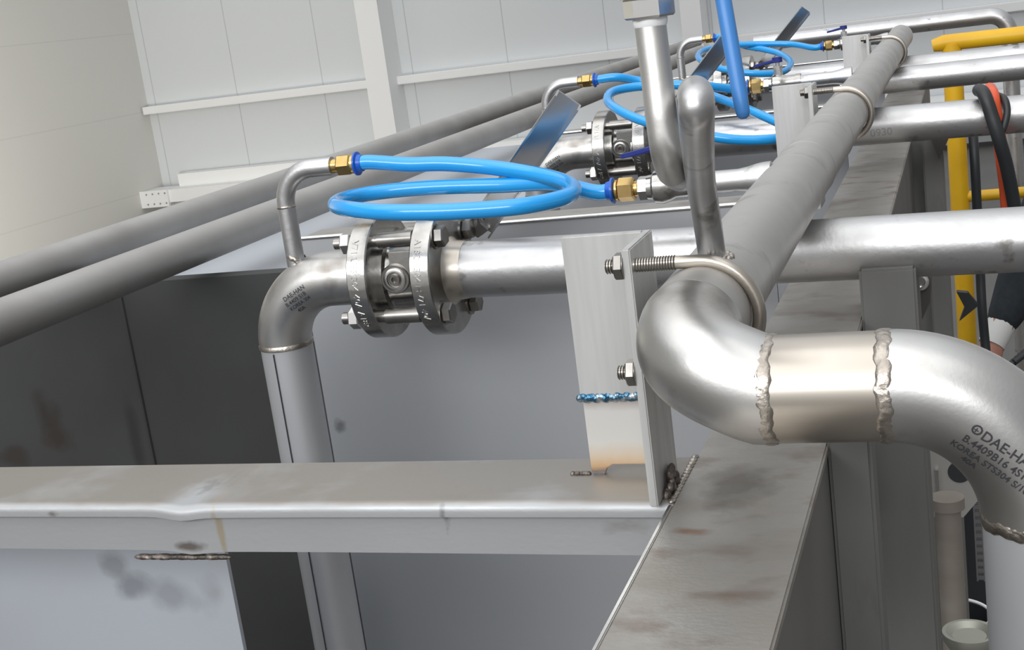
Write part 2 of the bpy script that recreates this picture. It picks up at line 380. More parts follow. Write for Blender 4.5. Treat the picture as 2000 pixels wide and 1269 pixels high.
def ubolt(y, label, group, HZ=HZ):
    r = thing('u_bolt', label, 'u-bolt', V(HX, y, HZ), group)
    rr = .0034; Rr = HR+rr+.0004
    pts = [V(BRX-.0145, y, HZ+Rr)]
    for k in range(25): a = PI/2-PI*k/24; pts.append(V(HX+Rr*math.cos(a), y, HZ+Rr*math.sin(a)))
    pts.append(V(BRX-.0145, y, HZ-Rr))
    MB().tube(pts, rr, 16).build('bent_rod', TINT, r)
    for s_ in (1, -1):
        z = HZ+Rr*s_
        m_ = MB()
        for k in range(26):
            x = BRX-.0145+.0014*k
            if BRX-.011 < x < BRX: continue
            m_.lathe(V(x, y, z), (1, 0, 0), [(0, rr), (.0005, rr+.0005), (.001, rr)], 14)
        m_.build('thread', DKBOLT, r)
        MB().hexa(V(BRX-.0045-.0055, y, z), V(BRX-.0046, y, z), .0072, .3).build('nut', DKBOLT, r)
        MB().cyl(V(BRX-.0046, y, z), V(BRX-.0044, y, z), .008).build('washer', DKBOLT, r)
    return r
G1 = 'angle brackets along the header'
br1, y0, y1 = bracket(.630, 'pale steel angle bracket in the foreground with a blue weld line across it', G1)
x0_, x1_ = BRX-.049, BRX-.0045
cope = [(x0_, ZB+.046), (x0_, ZB+.001), (x0_+.004, ZB+.002), (x0_+.0075, ZB), (x0_+.0095, ZB+.004), (x0_+.013, ZB+.0062), (x0_+.036, ZB+.0062), (x0_+.0405, ZB+.0045), (x0_+.042, ZB), (x1_, ZB), (x1_, ZB+.046)]
m_ = MB(); m_.prism([V(a, y1-.0035, b) for a, b in cope], (0, .0035, 0)); sp_ = m_.build('splice_plate', SPL, br1, bevel=.0004)
sp_.data.transform(Matrix.Translation((0, 0, 0)))
m_ = MB()
for k in range(26): m_.blob(V(BRX-.050+.045*k/25, y1-.0042, ZB+.046+.0006*math.sin(k*2.2)), .0026, (1, .6, .95))
m_.build('blue_weld', BLUEWELD, br1)['label'] = 'blue heat tinted weld seam'
m_ = MB()
for k in range(18): m_.blob(V(BRX+.0015+.002*random.random(), y0+.012+.030*random.random(), ZB+.001+.010*random.random()**2), .0025, (.8, 1.2, 1.3))
m_.build('burnt_weld', BURN, br1)
m_ = MB()
for k in range(8): m_.blob(V(BRX-.052+.0018*random.random()-.0012*k, y1-.003, ZB+.0006), .0016)
m_.build('weld_spatter', BURN, br1)
bracket(1.50, 'pale angle bracket behind the light blue valve lever, second along the header', G1)
bracket(2.46, 'small pale angle bracket near the far end of the header, third in the row', G1)
G2 = 'u-bolts clamping the header'
ubolt(.636, 'steel u-bolt around the header next to the foreground elbow, nut and thread showing', G2, HZ-.0015)
ubolt(1.515, 'steel u-bolt around the header at the second angle bracket', G2)
ubolt(2.475, 'small far u-bolt around the header near its capped end', G2)

# ------------------------------------------------------------------ header pipe
hd = thing('header_pipe', 'thick welded steel header pipe running away, with foreground elbow, spool and drop', 'pipe', V(HX, .55, HZ))
ER = .036
EY = .570                                   # axis of the foreground spool
SZ = -.1785
pL = at(1505, 757, 'y', EY)
MB().tube([V(HX, EY+ER, HZ), V(HX, 2.95, HZ)], HR, 48).build('straight_run', HEADER, hd)
for yy in (1.105, 1.30, 2.12):
    m_ = MB(); m_.lathe(V(HX, yy, HZ), (0, 1, 0), [(-.006, HR-.0008), (-.004, HR+.0001), (-.002, HR+.0005), (0, HR+.0006), (.002, HR+.0005), (.004, HR+.0001), (.006, HR-.0008)], 48); m_.build('weld_ring', HEADER, hd)
m_ = MB(); m_.lathe(V(HX, 2.948, HZ), (0, 1, 0), [(0, HR+.0005), (.006, HR+.0005), (.011, HR*.8), (.014, HR*.4), (.015, 0.001)], 32); m_.build('end_cap', HEADER, hd)
def beads(m_, c, ax, R, n, sz, jit=.15):
    c = Vector(c); ax = Vector(ax).normalized(); x = ax.orthogonal().normalized(); y = ax.cross(x)
    for k in range(n):
        a = 2*PI*k/n; m_.blob(c+(x*math.cos(a)+y*math.sin(a))*R+ax*(random.random()-.5)*sz*.5, sz*(1-jit+2*jit*random.random()), (1, 1, 1))
    return m_
# elbow from the run (coming forward, -Y) to the spool (+X), dropping slightly
SX0 = at(1505, 757, 'y', EY).x; SX1 = at(1733, 757, 'y', EY).x
def weldring(c, ax, R, w, h, seed=0, n=96):
    m_ = MB(); c = Vector(c); ax = Vector(ax).normalized(); x = ax.orthogonal().normalized(); y = ax.cross(x); rd = random.Random(seed); rows = []
    ph = [rd.random()*6 for _ in range(4)]
    for t, k in ((-1, -.6), (-.85, .25), (-.45, .85), (0, 1), (.45, .85), (.85, .25), (1, -.6)):
        rg = []
        for i in range(n):
            a = 2*PI*i/n; rip = .75+.25*math.sin(a*38+abs(t)*1.6)+.18*math.sin(a*11+ph[0]); wob = .22*math.sin(a*9+ph[1])+.14*math.sin(a*23+ph[2])
            rr = R+(h*k*(rip if k > 0 else 1)); rg.append(m_.b.verts.new(c+ax*(w*(t+wob*(1-abs(t)*.3)))+(x*math.cos(a)+y*math.sin(a))*rr))
        if rows: m_.bridge(rows[-1], rg)
        rows.append(rg)
    m_.bridge(rows[-1], rows[0]); return m_
def sz_at(x): return HZ+(SZ-HZ)*min(1, max(0, (x-HX)/(SX0-HX)))
pts = []
for k in range(25):
    a = PI/2*k/24
    x = HX+ER-ER*math.cos(a); y = EY+ER-ER*math.sin(a); z = HZ+(SZ-HZ)*(k/24)**1.3; x -= .0035*math.sin(PI*k/24)**2
    pts.append(V(x, y, z))
pts.append(V(SX0, EY, SZ)) if SX0 > pts[-1].x+.001 else None
elb = MB().tube(pts, HR+.0006, 48).build('elbow', ELBOW, hd)
xe = HX+ER
MB().tube([V(SX0-.0005, EY, SZ), V(SX1, EY, SZ)], HR, 48).build('spool_piece', TINT, hd)
for sx_ in (SX0, SX1): weldring(V(sx_, EY, SZ), (1, 0, 0), HR+.0002, .0036, .0008, int(abs(sx_)*1e4)).build('weld_bead', WELD, hd)
DX = SX1+.0600
pts = [V(SX1, EY, SZ)]
for k in range(25):
    a = PI/2*k/24; pts.append(V(DX-.060*math.cos(a)+0, EY, SZ-.060+.060*math.sin(a))) if False else pts.append(V(SX1+.060*math.sin(a), EY, SZ-.060+.060*math.cos(a)))
elb2 = MB().tube(pts, HR+.0004, 48).build('drop_elbow', ELBOW, hd)
MB().tube([V(DX, EY, SZ-.060), V(DX, EY, -CZ+.001)], HR-.0004, 48).build('drop_pipe', DROP, hd)
weldring(V(DX, EY, SZ-.060), (0, 0, 1), HR+.0002, .0034, .0007, 5).build('weld_seam', WELD, hd)['label'] = 'brown weld seam above the drop pipe'
# stub branches to the small ball valves
ROWY = (1.0, 1.80, 2.71)
for i, y in enumerate(ROWY):
    z = (-.146, -.139, -.146)[i]
    MB().lathe(V(HX-HR+.012, y, z), (-1, 0, 0), [(0, .0122), (.006, .0120), (.011, .0112), (.018, .0095), (.025, .0085), ((.052, .066, .052)[i], .0085)], 28).build('branch_stub', PIPE, hd)
# siphon tube rising from the header
def atd(px, py, d):
    v = RGT*((px-1000)/FPX) - UPV*((py-634.5)/FPX) + FWD
    return v*d+Vector((0, 0, CZ))
def D(px, py, d): return atd(px, py, d)
sph = spline([D(1391, 500, .686), D(1384, 450, .672), D(1376, 400, .660), D(1368, 350, .632), D(1364, 300, .585), D(1361, 255, .540), D(1360, 220, .515), D(1360, 198, .514),
       D(1359, 186, .530), D(1357, 181, .555), D(1354, 185, .585), D(1351, 202, .615), D(1349, 245, .645), D(1349, 295, .672), D(1345, 330, .684), D(1331, 346, .672), D(1313, 335, .640)], 8)
MB().tube(sph, .0072, 28).build('siphon_tube', PIPE, hd)
sph = spline([D(1331, 346, .672), D(1313, 335, .640), D(1302, 300, .612), D(1293, 240, .606), D(1284, 160, .606), D(1274, 80, .606), D(1268, 30, .606)], 8)[8:]
MB().tube(sph, .0073, 28).build('siphon_leg', HEADER, hd)
m_ = MB()
for k in range(16):
    a = 2*PI*k/16; m_.blob(D(1391, 494, .683)+Vector((.0095*math.cos(a), .0095*math.sin(a), -.0012-abs(math.cos(a))*.002)), .0021)
m_.build('weld_fillet', WELD, hd)
# stamp on the drop elbow
dg = bpy.context.evaluated_depsgraph_get()
def stamp(target, parent, lines, o_px, r_px, d_px, size_px, name, m):
    """ink lettering laid on the curved surface of target, baseline from o_px towards r_px"""
    off = wloc(target); bm = bmesh.new(); bm.from_mesh(target.data); bm.transform(Matrix.Translation(off)); bv = BVHTree.FromBMesh(bm)
    cam_o = Vector((0, 0, CZ))
    def hit(p):
        v = (RGT*((p[0]-1000)/FPX) - UPV*((p[1]-634.5)/FPX) + FWD).normalized(); return bv.ray_cast(cam_o, v)
    h0 = hit(o_px); h1 = hit(r_px)
    n = h0[1]; mid = ((Vector(o_px)+Vector(r_px))/2); hm = hit(mid); n = (hm[1] or n)
    ex = (h1[0]-h0[0]); pxlen = (Vector(r_px)-Vector(o_px)).length; unit = ex.length/pxlen; ex.normalize(); ey = n.cross(ex).normalized(); n = ex.cross(ey)
    out = bmesh.new()
    for (txt, u, v, sz) in lines:
        b = text_mesh(txt, sz*unit, 0, bold=.018)
        bmesh.ops.triangulate(b, faces=b.faces); bmesh.ops.subdivide_edges(b, edges=[e_ for e_ in b.edges if e_.calc_length() > .0008], cuts=2)
        vm = {}
        for q in b.verts:
            P = h0[0]+ex*(u*unit+q.co.x)+ey*(v*unit+q.co.y)
            c = bv.ray_cast(P+n*.03, -n)
            vm[q] = out.verts.new((c[0]+c[1]*.00012) if c[0] is not None else P)
        for f in b.faces:
            try: out.faces.new([vm[q] for q in f.verts])
            except ValueError: pass
        b.free()
    me = bpy.data.meshes.new(name); out.to_mesh(me); out.free(); bm.free()
    return link(name, me, m, parent)
stamp(elb2, hd, [('DAE-HAN', 24, 0, 30), ('B.4409B16 4S1B', -2, -25, 24), ('KOREA STS304 S/10', -14, -49, 21), ('40A', 25, -70, 20), ('O', -2, 2, 30), ('+', 3, 4, 20)],
      (1893, 843), (1990, 905), None, 24, 'stamped_marking', INK)['label'] = 'black stamped lettering'

# ------------------------------------------------------------------ small ball valve on each header stub, with brass hose fitting
def fitting(m_parent, x0, y, z, sgn, label, group, r=.0095):
    f = thing('hose_fitting', label, 'fitting', V(x0, y, z), group)
    def X(t): return V(x0+sgn*t, y, z)
    m_ = MB(); m_.cyl(X(-.003), X(.004), .0062, n=20); m_.hexa(X(.003), X(.0165), r, .26, .14); m_.lathe(X(.0165), (sgn, 0, 0), [(0, .0082), (.002, .0082), (.003, .0075)], 24)
    m_.build('brass_hex', BRASS, f)
    m_ = MB(); m_.lathe(X(.0193), (sgn, 0, 0), [(0, .0068), (.0006, .0102), (.0022, .0102), (.0030, .0078), (.0065, .0070)], 28); m_.build('collar', COLLAR, f)
    return f
G3 = 'brass hose fittings'; G4 = 'small ball valves on the header stubs'
VZ = -.146; ZROW = (-.146, -.139, -.146); XROW = (0, -.012, 0)
def mini_valve(y, label, z=-.146, xo=0):
    V = lambda a, b, c: Vector((a+xo, b, c+CZ))
    r = thing('ball_valve', label, 'valve', V(-.22, y, z), G4)
    MB().hexa(V(-.2465, y, z), V(-.2375, y, z), .0095, .4, .1).build('end_hex', BOLT, r)
    m_ = MB(); m_.lathe(V(-.239, y, z), (1, 0, 0), [(0, .0095), (.004, .0100), (.006, .0128), (.012, .0135), (.018, .0120), (.0225, .0098), (.034, .0098), (.036, .0106), (.042, .0106)], 32)
    m_.build('body', FLANGE, r)
    m_ = MB(); m_.cyl(V(-.226, y, z+.010), V(-.226, y, z+.021), .0058, n=20); m_.hexa(V(-.226, y, z+.019), V(-.226, y, z+.024), .0062, .2); m_.cyl(V(-.226, y, z+.023), V(-.226, y, z+.034), .0030, n=14)
    m_.build('stem', BOLT, r)
    m_ = MB()
    m_.prism([V(-.222, y-.0065, z+.029), V(-.222, y+.0065, z+.029), V(-.232, y+.0065, z+.029), V(-.256, y+.0035, z+.0245), V(-.2585, y, z+.024), V(-.256, y-.0035, z+.0245), V(-.232, y-.0065, z+.029)], (0, 0, .0035))
    m_.cyl(V(-.226, y, z+.028), V(-.226, y, z+.035), .0068, n=20)
    m_.build('handle', NAVY, r, bevel=.0006)
    return r
mini_valve(ROWY[0], 'small steel ball valve left of the siphon, on the nearest blue hose')
mini_valve(ROWY[1], 'small steel ball valve with navy handle above the second angle bracket', ZROW[1], XROW[1])
mini_valve(ROWY[2], 'far small ball valve with navy handle beside the third angle bracket')
FB = -.2465
for k, (y, lab) in enumerate(zip(ROWY, ('brass hose fitting at the right end of the big blue coil',
                         'brass hose fitting left of the second angle bracket', 'far brass hose fitting beside the third small valve'))):
    fitting(None, FB+XROW[k], y, ZROW[k], -1, lab, G3)

# ------------------------------------------------------------------ row modules: elbow + drop, flanged valve, cross pipe
RY, RZ = 1.03, -.2072
PITCHY = (0, .80, 1.78)
LX = -.596                                   # axis of the drop pipe
FLR, FLT = .0545, .0180
FX0, FX1 = -.4985, -.4410                    # inner edges of flanges (left of each)
def row_module():
    e_ = thing('elbow_pipe', '', 'pipe', V(LX, RY, RZ), 'elbow drop pipes of the rows')
    R = .057; xf = FX0
    pts = fillet([V(xf, RY, RZ), V(LX, RY, RZ), V(LX, RY, RZ-.075)], R, 20)
    MB().tube(pts[:-1], HR, 44).build('elbow', ELBOW, e_)
    MB().tube([V(LX, RY, RZ-R), V(LX, RY, -CZ+.001)], HR-.0006, 44).build('drop_pipe', DROP, e_)
    m_ = MB(); m_.lathe(V(LX, RY, RZ-R), (0, 0, 1), [(-.003, HR-.001), (-.0015, HR+.0008), (.001, HR+.0009), (.003, HR-.0005)], 40); m_.build('weld_ring', WELD, e_)
    m_ = MB(); m_.tube([V(LX-.001, RY-HR-.0001, RZ-R-.004), V(LX-.001, RY-HR-.0001, -1.2)], .00055, 6); m_.build('long_seam', INK, e_)
    # branch riser
    bx = -.572; br = .0081; zt = at(620, 327, 'y', RY).z-CZ
    bb = RZ-.012
    p = fillet([V(bx, RY, bb), V(bx, RY, zt), V(-.521, RY, zt)], .030, 14)
    MB().tube(p, br, 28).build('branch_riser', PIPE, e_)
    m_ = MB(); m_.lathe(V(bx, RY, zt-.0315), (0, 0, 1), [(-.0018, br-.0003), (0, br+.0006), (.0018, br-.0003)], 24); m_.build('branch_weld', WELD, e_)
    weldring(V(bx+.002, RY, RZ+.021), (.55, 0, 1), .0088, .0022, .0012, 9, 48).build('foot_weld', WELD, e_)
    return e_, zt
elb1, RZT = row_module()
elb1['label'] = 'nearest steel elbow and drop pipe, left of the big blue coil'
stamp([c for c in elb1.children if c.name.startswith('elbow')][0], elb1, [('DAE-HAN', 0, 0, 11), ('B.4409 S1B', -2, -10, 10), ('KOREA 304', 0, -19, 9), ('40A', 8, -28, 9)],
      (556, 590), (592, 565), None, 20, 'stamped_marking', INK)

def valve_module():
    v = thing('flanged_valve', '', 'valve', V(-.48, RY, RZ), 'flanged ball valves of the rows')
    for i, x in enumerate((FX0, FX1)):
        m_ = MB(); m_.lathe(V(x, RY, RZ), (1, 0, 0), [(0, FLR-.001), (.001, FLR), (FLT-.001, FLR), (FLT, FLR-.001)], 72)
        fl = m_.build('flange', FLANGE, v)
        # raised lettering round the rim
        out = bmesh.new()
        b = text_mesh(('V71 USS 304 40A A182', 'A182 F304 HV71 40A')[i], .0085, .0004, 'CENTER')
        for q in b.verts:
            a = math.radians(178)+q.co.x/FLR
            rr = FLR+.0001+q.co.z
            q.co = V(x+FLT*.28+q.co.y, RY+rr*math.cos(a), RZ+rr*math.sin(a)*1) if False else V(x+FLT*.25+q.co.y*.95, RY+rr*math.cos(a), RZ+rr*math.sin(a))
        me = bpy.data.meshes.new('rim_lettering'); b.to_mesh(me); b.free(); link('rim_lettering', me, FLANGE, fl)
    m_ = MB(); m_.lathe(V(FX0+FLT, RY, RZ), (1, 0, 0), [(0, .036), (.006, .036), (.0075, .032), (.010, .031), (.032, .031), (.033, .034), (.0395, .034)], 48)
    m_.build('body', FLANGE, v)
    # square window pad on the body and round plug facing the lens
    m_ = MB(); m_.box(-.467, -.4425, RY-.0325, RY-.010, wz(RZ+.004), wz(RZ+.026)); m_.build('pad', FLANGE, v, bevel=.001)
    pc = at(772, 545, 'y', RY-.034); pdir = Vector((.10, -1, -.05)).normalized()
    m_ = MB(); m_.lathe(pc-pdir*.012, pdir, [(0, .0128), (.012, .0128), (.013, .012)], 36); m_.build('plug_boss', DKBOLT, v)
    m_ = MB(); m_.lathe(pc, pdir, [(0, .0062), (.0, .0098), (.0022, .0098), (.0028, .0090), (.0028, .0068), (.0005, .0062)], 36, closed=True)
    pg = m_.build('plug_ring', BOLT, v)
    m_ = MB(); m_.lathe(pc+pdir*.0002, pdir, [(0, .0050), (.0022, .0050), (.0028, .0044), (.0028, .0026), (.0008, .0024), (.0008, .0001)], 24); m_.build('plug_screw', DKBOLT, pg)
    for k in range(4):
        a = math.radians(39+90*k); yy = RY+.0455*math.cos(a); zz = RZ+.0455*math.sin(a)
        m_ = MB(); m_.cyl(V(FX0-.017, yy, zz), V(FX1+FLT+.004, yy, zz), .0052, n=20); m_.cyl(V(FX0+.024, yy, zz), V(FX1-.002, yy, zz), .0068, n=20)
        bo = m_.build('bolt', DKBOLT, v)
        m_ = MB(); m_.hexa(V(FX0-.010, yy, zz), V(FX0-.0004, yy, zz), .0096, .3*k, .12); m_.build('nut', BOLT, bo)
        m_ = MB(); m_.hexa(V(FX1+FLT+.0008, yy, zz), V(FX1+FLT+.009, yy, zz), .0092, .2+.3*k, .12); m_.cyl(V(FX1+FLT, yy, zz), V(FX1+FLT+.001, yy, zz), .0108); m_.build('bolt_head', DKBOLT, bo)
    # weld neck on the right
    m_ = MB(); m_.lathe(V(FX1+FLT, RY, RZ), (1, 0, 0), [(0, HR+.005), (.004, HR+.0015), (.012, HR+.0006), (.014, HR)], 44); m_.build('weld_neck', TINT, v)
    # stem and lever at the back
    lb = Vector((-.430, RY+.048, wz(-.180))); tip = at(1113, 190, 'y', RY+.02); base = at(940, 440, 'y', RY+.05)
    m_ = MB(); m_.cyl(V(-.445, RY+.020, RZ+.026), base+Vector((0, 0, .004)), .0065, n=18); m_.hexa(base-Vector((.008, 0, .003)), base+Vector((.004, 0, .004)), .010, .2)
    st = m_.build('stem', DKBOLT, v)
    d = (tip-base).normalized(); look = ((tip+base)/2-Vector((0, 0, CZ))).normalized()
    wv = d.cross(look).normalized(); nv = wv.cross(d).normalized()
    if nv.dot(look) > 0: nv = -nv
    # tilt the channel so that its open side looks up and right
    hw, hh, th = .0115, .0120, .0016
    q = Quaternion(d, math.radians(3)); wv = q @ wv; nv = q @ nv
    pr = [(-hw, hh), (-hw, 0), (hw, 0), (hw, hh), (hw-th, hh), (hw-th, th), (-hw+th, th), (-hw+th, hh)]
    m_ = MB(); m_.prism([base+wv*a+nv*b for a, b in pr], tip-base); m_.build('lever', CHROME, v, bevel=.0004)
    return v
val1 = valve_module(); val1['label'] = 'nearest flanged valve with two thick bolted flanges under the big blue coil'
def cross_pipe(x0, x1, y, z, label, r=HR, m=PIPE, dz=-.008):
    o_ = MB().tube([V(x0, y, z), V(x1, y, z+dz)], r, 44).build('process_pipe', m)
    return tag(o_, label, 'pipe', 'cross pipes passing under the header')
cp1 = cross_pipe(FX1+FLT+.014, 1.3, RY, RZ, 'nearest satin steel cross pipe running right from the flanged valve under the header', dz=-.02)
cp2 = dup(cp1, (0, PITCHY[1], 0), 'second steel cross pipe, with black and orange cables slung over it')
cp3 = dup(cp1, (0, PITCHY[2], -.003), 'third steel cross pipe, upper of the two thin looking far pipes at right')
stamp(cp2, cp2, [('0930', 0, 0, 22)], (1700, 267), (1766, 260), None, 22, 'stamped_number', mat('faint_ink', (.36, .36, .36), .7, .5))
cp4 = tag(MB().tube([V(-.22, 2.50, -.209), V(1.3, 2.50, -.209)], .0225, 36).build('process_pipe', PIPE), 'steel pipe just below the third cross pipe, running off the right edge', 'pipe')
dup(elb1, (0, PITCHY[1], 0), 'second elbow and drop pipe, behind the nearest coil of blue hose')
dup(elb1, (0, PITCHY[2], 0), 'far third elbow pipe whose thin riser stands right of the siphon')
dup(val1, (0, PITCHY[1], 0), 'second flanged valve, half hidden by the siphon, polished lever up')
dup(val1, (0, PITCHY[2], 0), 'third flanged valve far behind the light blue valve lever')
FAX = -.521
for k, lab in enumerate(('brass hose fitting on the nearest left riser, where the big blue coil starts', 'brass hose fitting on the second riser above the polished lever', 'far brass hose fitting on the third riser beside a polished lever')):
    fitting(None, FAX+.003, RY+PITCHY[k], RZT, 1, lab, G3)

# ------------------------------------------------------------------ blue hoses
def hose(pts, label, r=.0063):
    tag(MB().tube(spline(pts, 10), r, 20).build('air_hose', HOSE), label, 'hose', 'blue air hoses')
fa = V(FAX+.003+.022, RY, RZT); fb = V(FB-.022, ROWY[0], VZ)
def P(px, py, y): return at(px, py, 'y', y)
hose([fa, fa+Vector((.012, 0, 0)), P(800, 321, 1.03), P(870, 320, 1.03), P(960, 327, 1.025), P(1050, 341, 1.01), P(1105, 356, .985), P(1120, 371, .955), P(1100, 386, .93), P(1030, 401, .905), P(950, 409, .895), P(850, 414, .89), P(750, 414, .895), P(688, 409, .91), P(657, 402, .94), P(664, 392, .975), P(705, 381, 1.005), P(780, 371, 1.022), P(870, 365, 1.025), P(980, 362, 1.02), P(1080, 358, 1.01), fb+Vector((-.014, 0, 0)), fb],
     'big glossy blue hose coiled over the nearest flanged valve')
o1 = Vector((0, PITCHY[1], 0)); fa2 = fa+o1; fb2 = V(FB-.022+XROW[1], ROWY[1], ZROW[1])
hose([fa2, fa2+Vector((.03, .004, 0)), P(1250, 158, 1.85), P(1330, 168, 1.85), P(1410, 194, 1.82), P(1480, 222, 1.76), P(1532, 246, 1.71), P(1548, 262, 1.65), P(1515, 271, 1.61), P(1450, 273, 1.595), P(1390, 267, 1.59), P(1320, 254, 1.60), P(1250, 234, 1.62), P(1205, 213, 1.65), P(1187, 195, 1.70), P(1200, 178, 1.74), P(1260, 168, 1.765), P(1350, 166, 1.76), fb2+Vector((-.02, 0, 0)), fb2],
     'blue hose looped behind the siphon and light blue valve lever', .0060)
o2 = Vector((0, PITCHY[2], 0)); fa3 = fa+o2; fb3 = V(FB-.022, ROWY[2], VZ)
hose([fa3, fa3+Vector((.02, 0, 0)), P(1455, 90, 2.76), P(1490, 96, 2.74), P(1525, 106, 2.7), P(1545, 124, 2.6), P(1522, 142, 2.5), P(1455, 142, 2.47), P(1395, 130, 2.5), P(1364, 112, 2.6), P(1382, 96, 2.7), P(1450, 87, 2.74), P(1540, 86, 2.75), fb3+Vector((-.02, 0, 0)), fb3],
     'far blue hose looped beyond the second row, left of the third angle bracket', .0060)

# ------------------------------------------------------------------ foreground valve on top of the siphon, light blue lever
tp = D(1271, 52, .606); up = Vector((0, 0, 1))
fv = thing('siphon_valve', 'steel valve atop the siphon with white thread tape and light blue lever', 'valve', tp)
m_ = MB(); m_.lathe(tp, up, [(0, .0073), (.001, .0078), (.003, .0081), (.0045, .0078)], 24); m_.build('thread_tape', TAPE, fv)
m_ = MB(); m_.hexa(tp+up*.004, tp+up*.0135, .0118, .35, .08); m_.build('hex_end', BOLT, fv)
m_ = MB(); m_.lathe(tp+up*.013, up, [(0, .0125), (.003, .0130), (.006, .0122), (.012, .0150), (.022, .0160), (.032, .0150), (.038, .0115), (.052, .0115)], 36); m_.build('body', FLANGE, fv)
la = D(1453, 232, .60); lt = D(1412, -5, .60); lt2 = D(1404, -70, .60)
sc_ = tp+up*.030
m_ = MB(); m_.cyl(sc_, sc_+Vector((.026, -.006, .004)), .005, n=18); m_.hexa(sc_+Vector((.020, -.005, .003)), sc_+Vector((.027, -.0065, .004)), .0068)
m_.build('stem', BOLT, fv)
m_ = MB(); m_.tube(fillet([sc_+Vector((.024, -.006, .004)), lt2+Vector((-.004, 0, .006)), lt2, lt], [.004, .006], 6), .0022, 12); lv = m_.build('lever_plate', BOLT, fv)
dl = (la-lt); pts = [lt+dl*t for t in (-.06, 0, .3, .6, .85, .95, .985, 1.0)]
m_ = MB(); m_.tube(pts, [.0030, .0037, .0037, .0036, .0035, .0032, .0024, .0012], 20); sl = m_.build('lever_sleeve', SLEEVE, fv); sl['label'] = 'light blue plastic lever sleeve'

# ------------------------------------------------------------------ two grey pipes running away on the left
MB_ = MB().tube([V(-.979, -.3, -.247), V(-.979, 5.2, -.247)], HR, 40)
tag(MB_.build('steam_pipe', GRAYPIPE), 'dull grey pipe running away at left, lower and nearer of the two', 'pipe', 'grey pipes at left')
tag(MB().tube([V(-1.1780, -.3, -.247), V(-1.1780, 6.2, -.247)], HR, 40).build('steam_pipe', GRAYPIPE), 'dull grey pipe running away at left, upper of the two against the wall', 'pipe', 'grey pipes at left')

# ------------------------------------------------------------------ tank plates behind and below
PY = 1.16
pz = -.192; pxl = -.639
def tank_wall():
    r = thing('tank_wall', '', 'tank', V(-.4, PY, -CZ), 'grey tank walls behind the rows')
    MB().box(pxl, -.17, PY, PY+.004, 0, wz(pz)).build('plate', TANK, r)
    MB().box(pxl, -.17, PY+.004, PY+.055, wz(pz-.004), wz(pz)).build('top_flange', BEAM, r)
    MB().tube([V(pxl, PY, pz+.001), V(-.17, PY, pz+.001)], .0022, 10).build('rim', BOLT, r)
    return r
tw = tank_wall(); tw['label'] = 'grey tank plate behind the nearest drop pipe, with a bright top rim'
dup(tw, (0, .80, 0), 'second grey tank plate seen above the rim of the nearest one')
dup(tw, (0, 1.78, 0), 'far third grey tank plate behind the second row of valves')
dt = thing('shaded_tank', 'tank side at left coloured dark for shade, with a vertical seam and rusty stain', 'tank', V(-1.2, 1.5, -CZ))
zt = at(420, 541, 'y', 1.5).z
MB().box(-2.2, -.70, 1.5, 1.53, 0, zt).build('plate', DARKTANK, dt)
sa = at(235, 590, 'y', 1.497); m_ = MB(); m_.tube([Vector((sa.x, 1.4995, zt-.002)), Vector((sa.x, 1.4995, 0))], .0035, 8); m_.build('seam', DARKTANK, dt)
# light lid behind the dark tank
lz = zt-.02
MB().box(-1.32, -.66, 1.55, 3.0, lz-.03, lz).build('lid', PLATE, dt)
# pale plate under the cross beam
xe_ = at(455, 1160, 'y', .78).x
pp = MB(); pp.box(-1.2, xe_, .78, .784, 0, wz(-.32))
PLS = mat('pale_plate_stained', (.43, .46, .505), .15, .55, (.415, .435, .465), 4)
sp1 = lambda px, py, y: tuple(at(px, py, 'y', y))
stain(PLS, [(sp1(225, 1105, .78), (.020, .5, .016), (.24, .25, .27), .75, 30), (sp1(265, 1140, .78), (.026, .5, .018), (.20, .21, .23), .8, 30), (sp1(330, 1165, .78), (.034, .5, .022), (.25, .265, .29), .7, 25), (sp1(420, 1155, .78), (.020, .5, .026), (.30, .315, .34), .7, 30)])
stain(DARKTANK, [(sp1(85, 800, 1.5), (.035, .5, .050), (.020, .014, .010), .9, 18), (sp1(110, 850, 1.5), (.05, .5, .04), (.026, .018, .013), .9, 22), (sp1(30, 890, 1.5), (.04, .5, .03), (.026, .019, .014), .8, 20), (sp1(265, 860, 1.5), (.018, .5, .11), (.022, .021, .020), .9, 14)])
stain(CHAN, [(tuple(V(-.62, .675, ZB)), (3.0, .35, .0030), (.25, .225, .195), .9, 14), (sp1(365, 1068, .64), (.020, .5, .0050), (.13, .105, .09), .9, 60), (sp1(108, 1000, .64), (.008, .5, .004), (.17, .16, .15), .8, 90), (sp1(430, 1040, .64), (.0035, .5, .03), (.36, .30, .20), .8, 40), (sp1(870, 1010, .64), (.004, .5, .012), (.17, .165, .16), .9, 120), (sp1(415, 950, .67), (.010, .02, .5), (.20, .19, .18), .6, 150)])
stain(BEAM, [(tuple(V(-.128, .66, ZB)), (.030, .05, .5), (.17, .155, .135), .8, 40), (tuple(V(-.14, .60, ZB)), (.018, .008, .5), (.26, .15, .09), .8, 60), (tuple(V(-.11, .53, ZB)), (.03, .008, .5), (.22, .18, .15), .7, 40)])
stain(TANK, [(sp1(665, 830, 1.16), (.010, .5, .012), (.22, .225, .23), .8, 60)])
ppo = thing('tank_plate', 'pale blue grey plate below the cross beam at lower left with smoky stains', 'plate', Vector((-.7, .79, 0)))
pp.build('sheet', PLS, ppo)

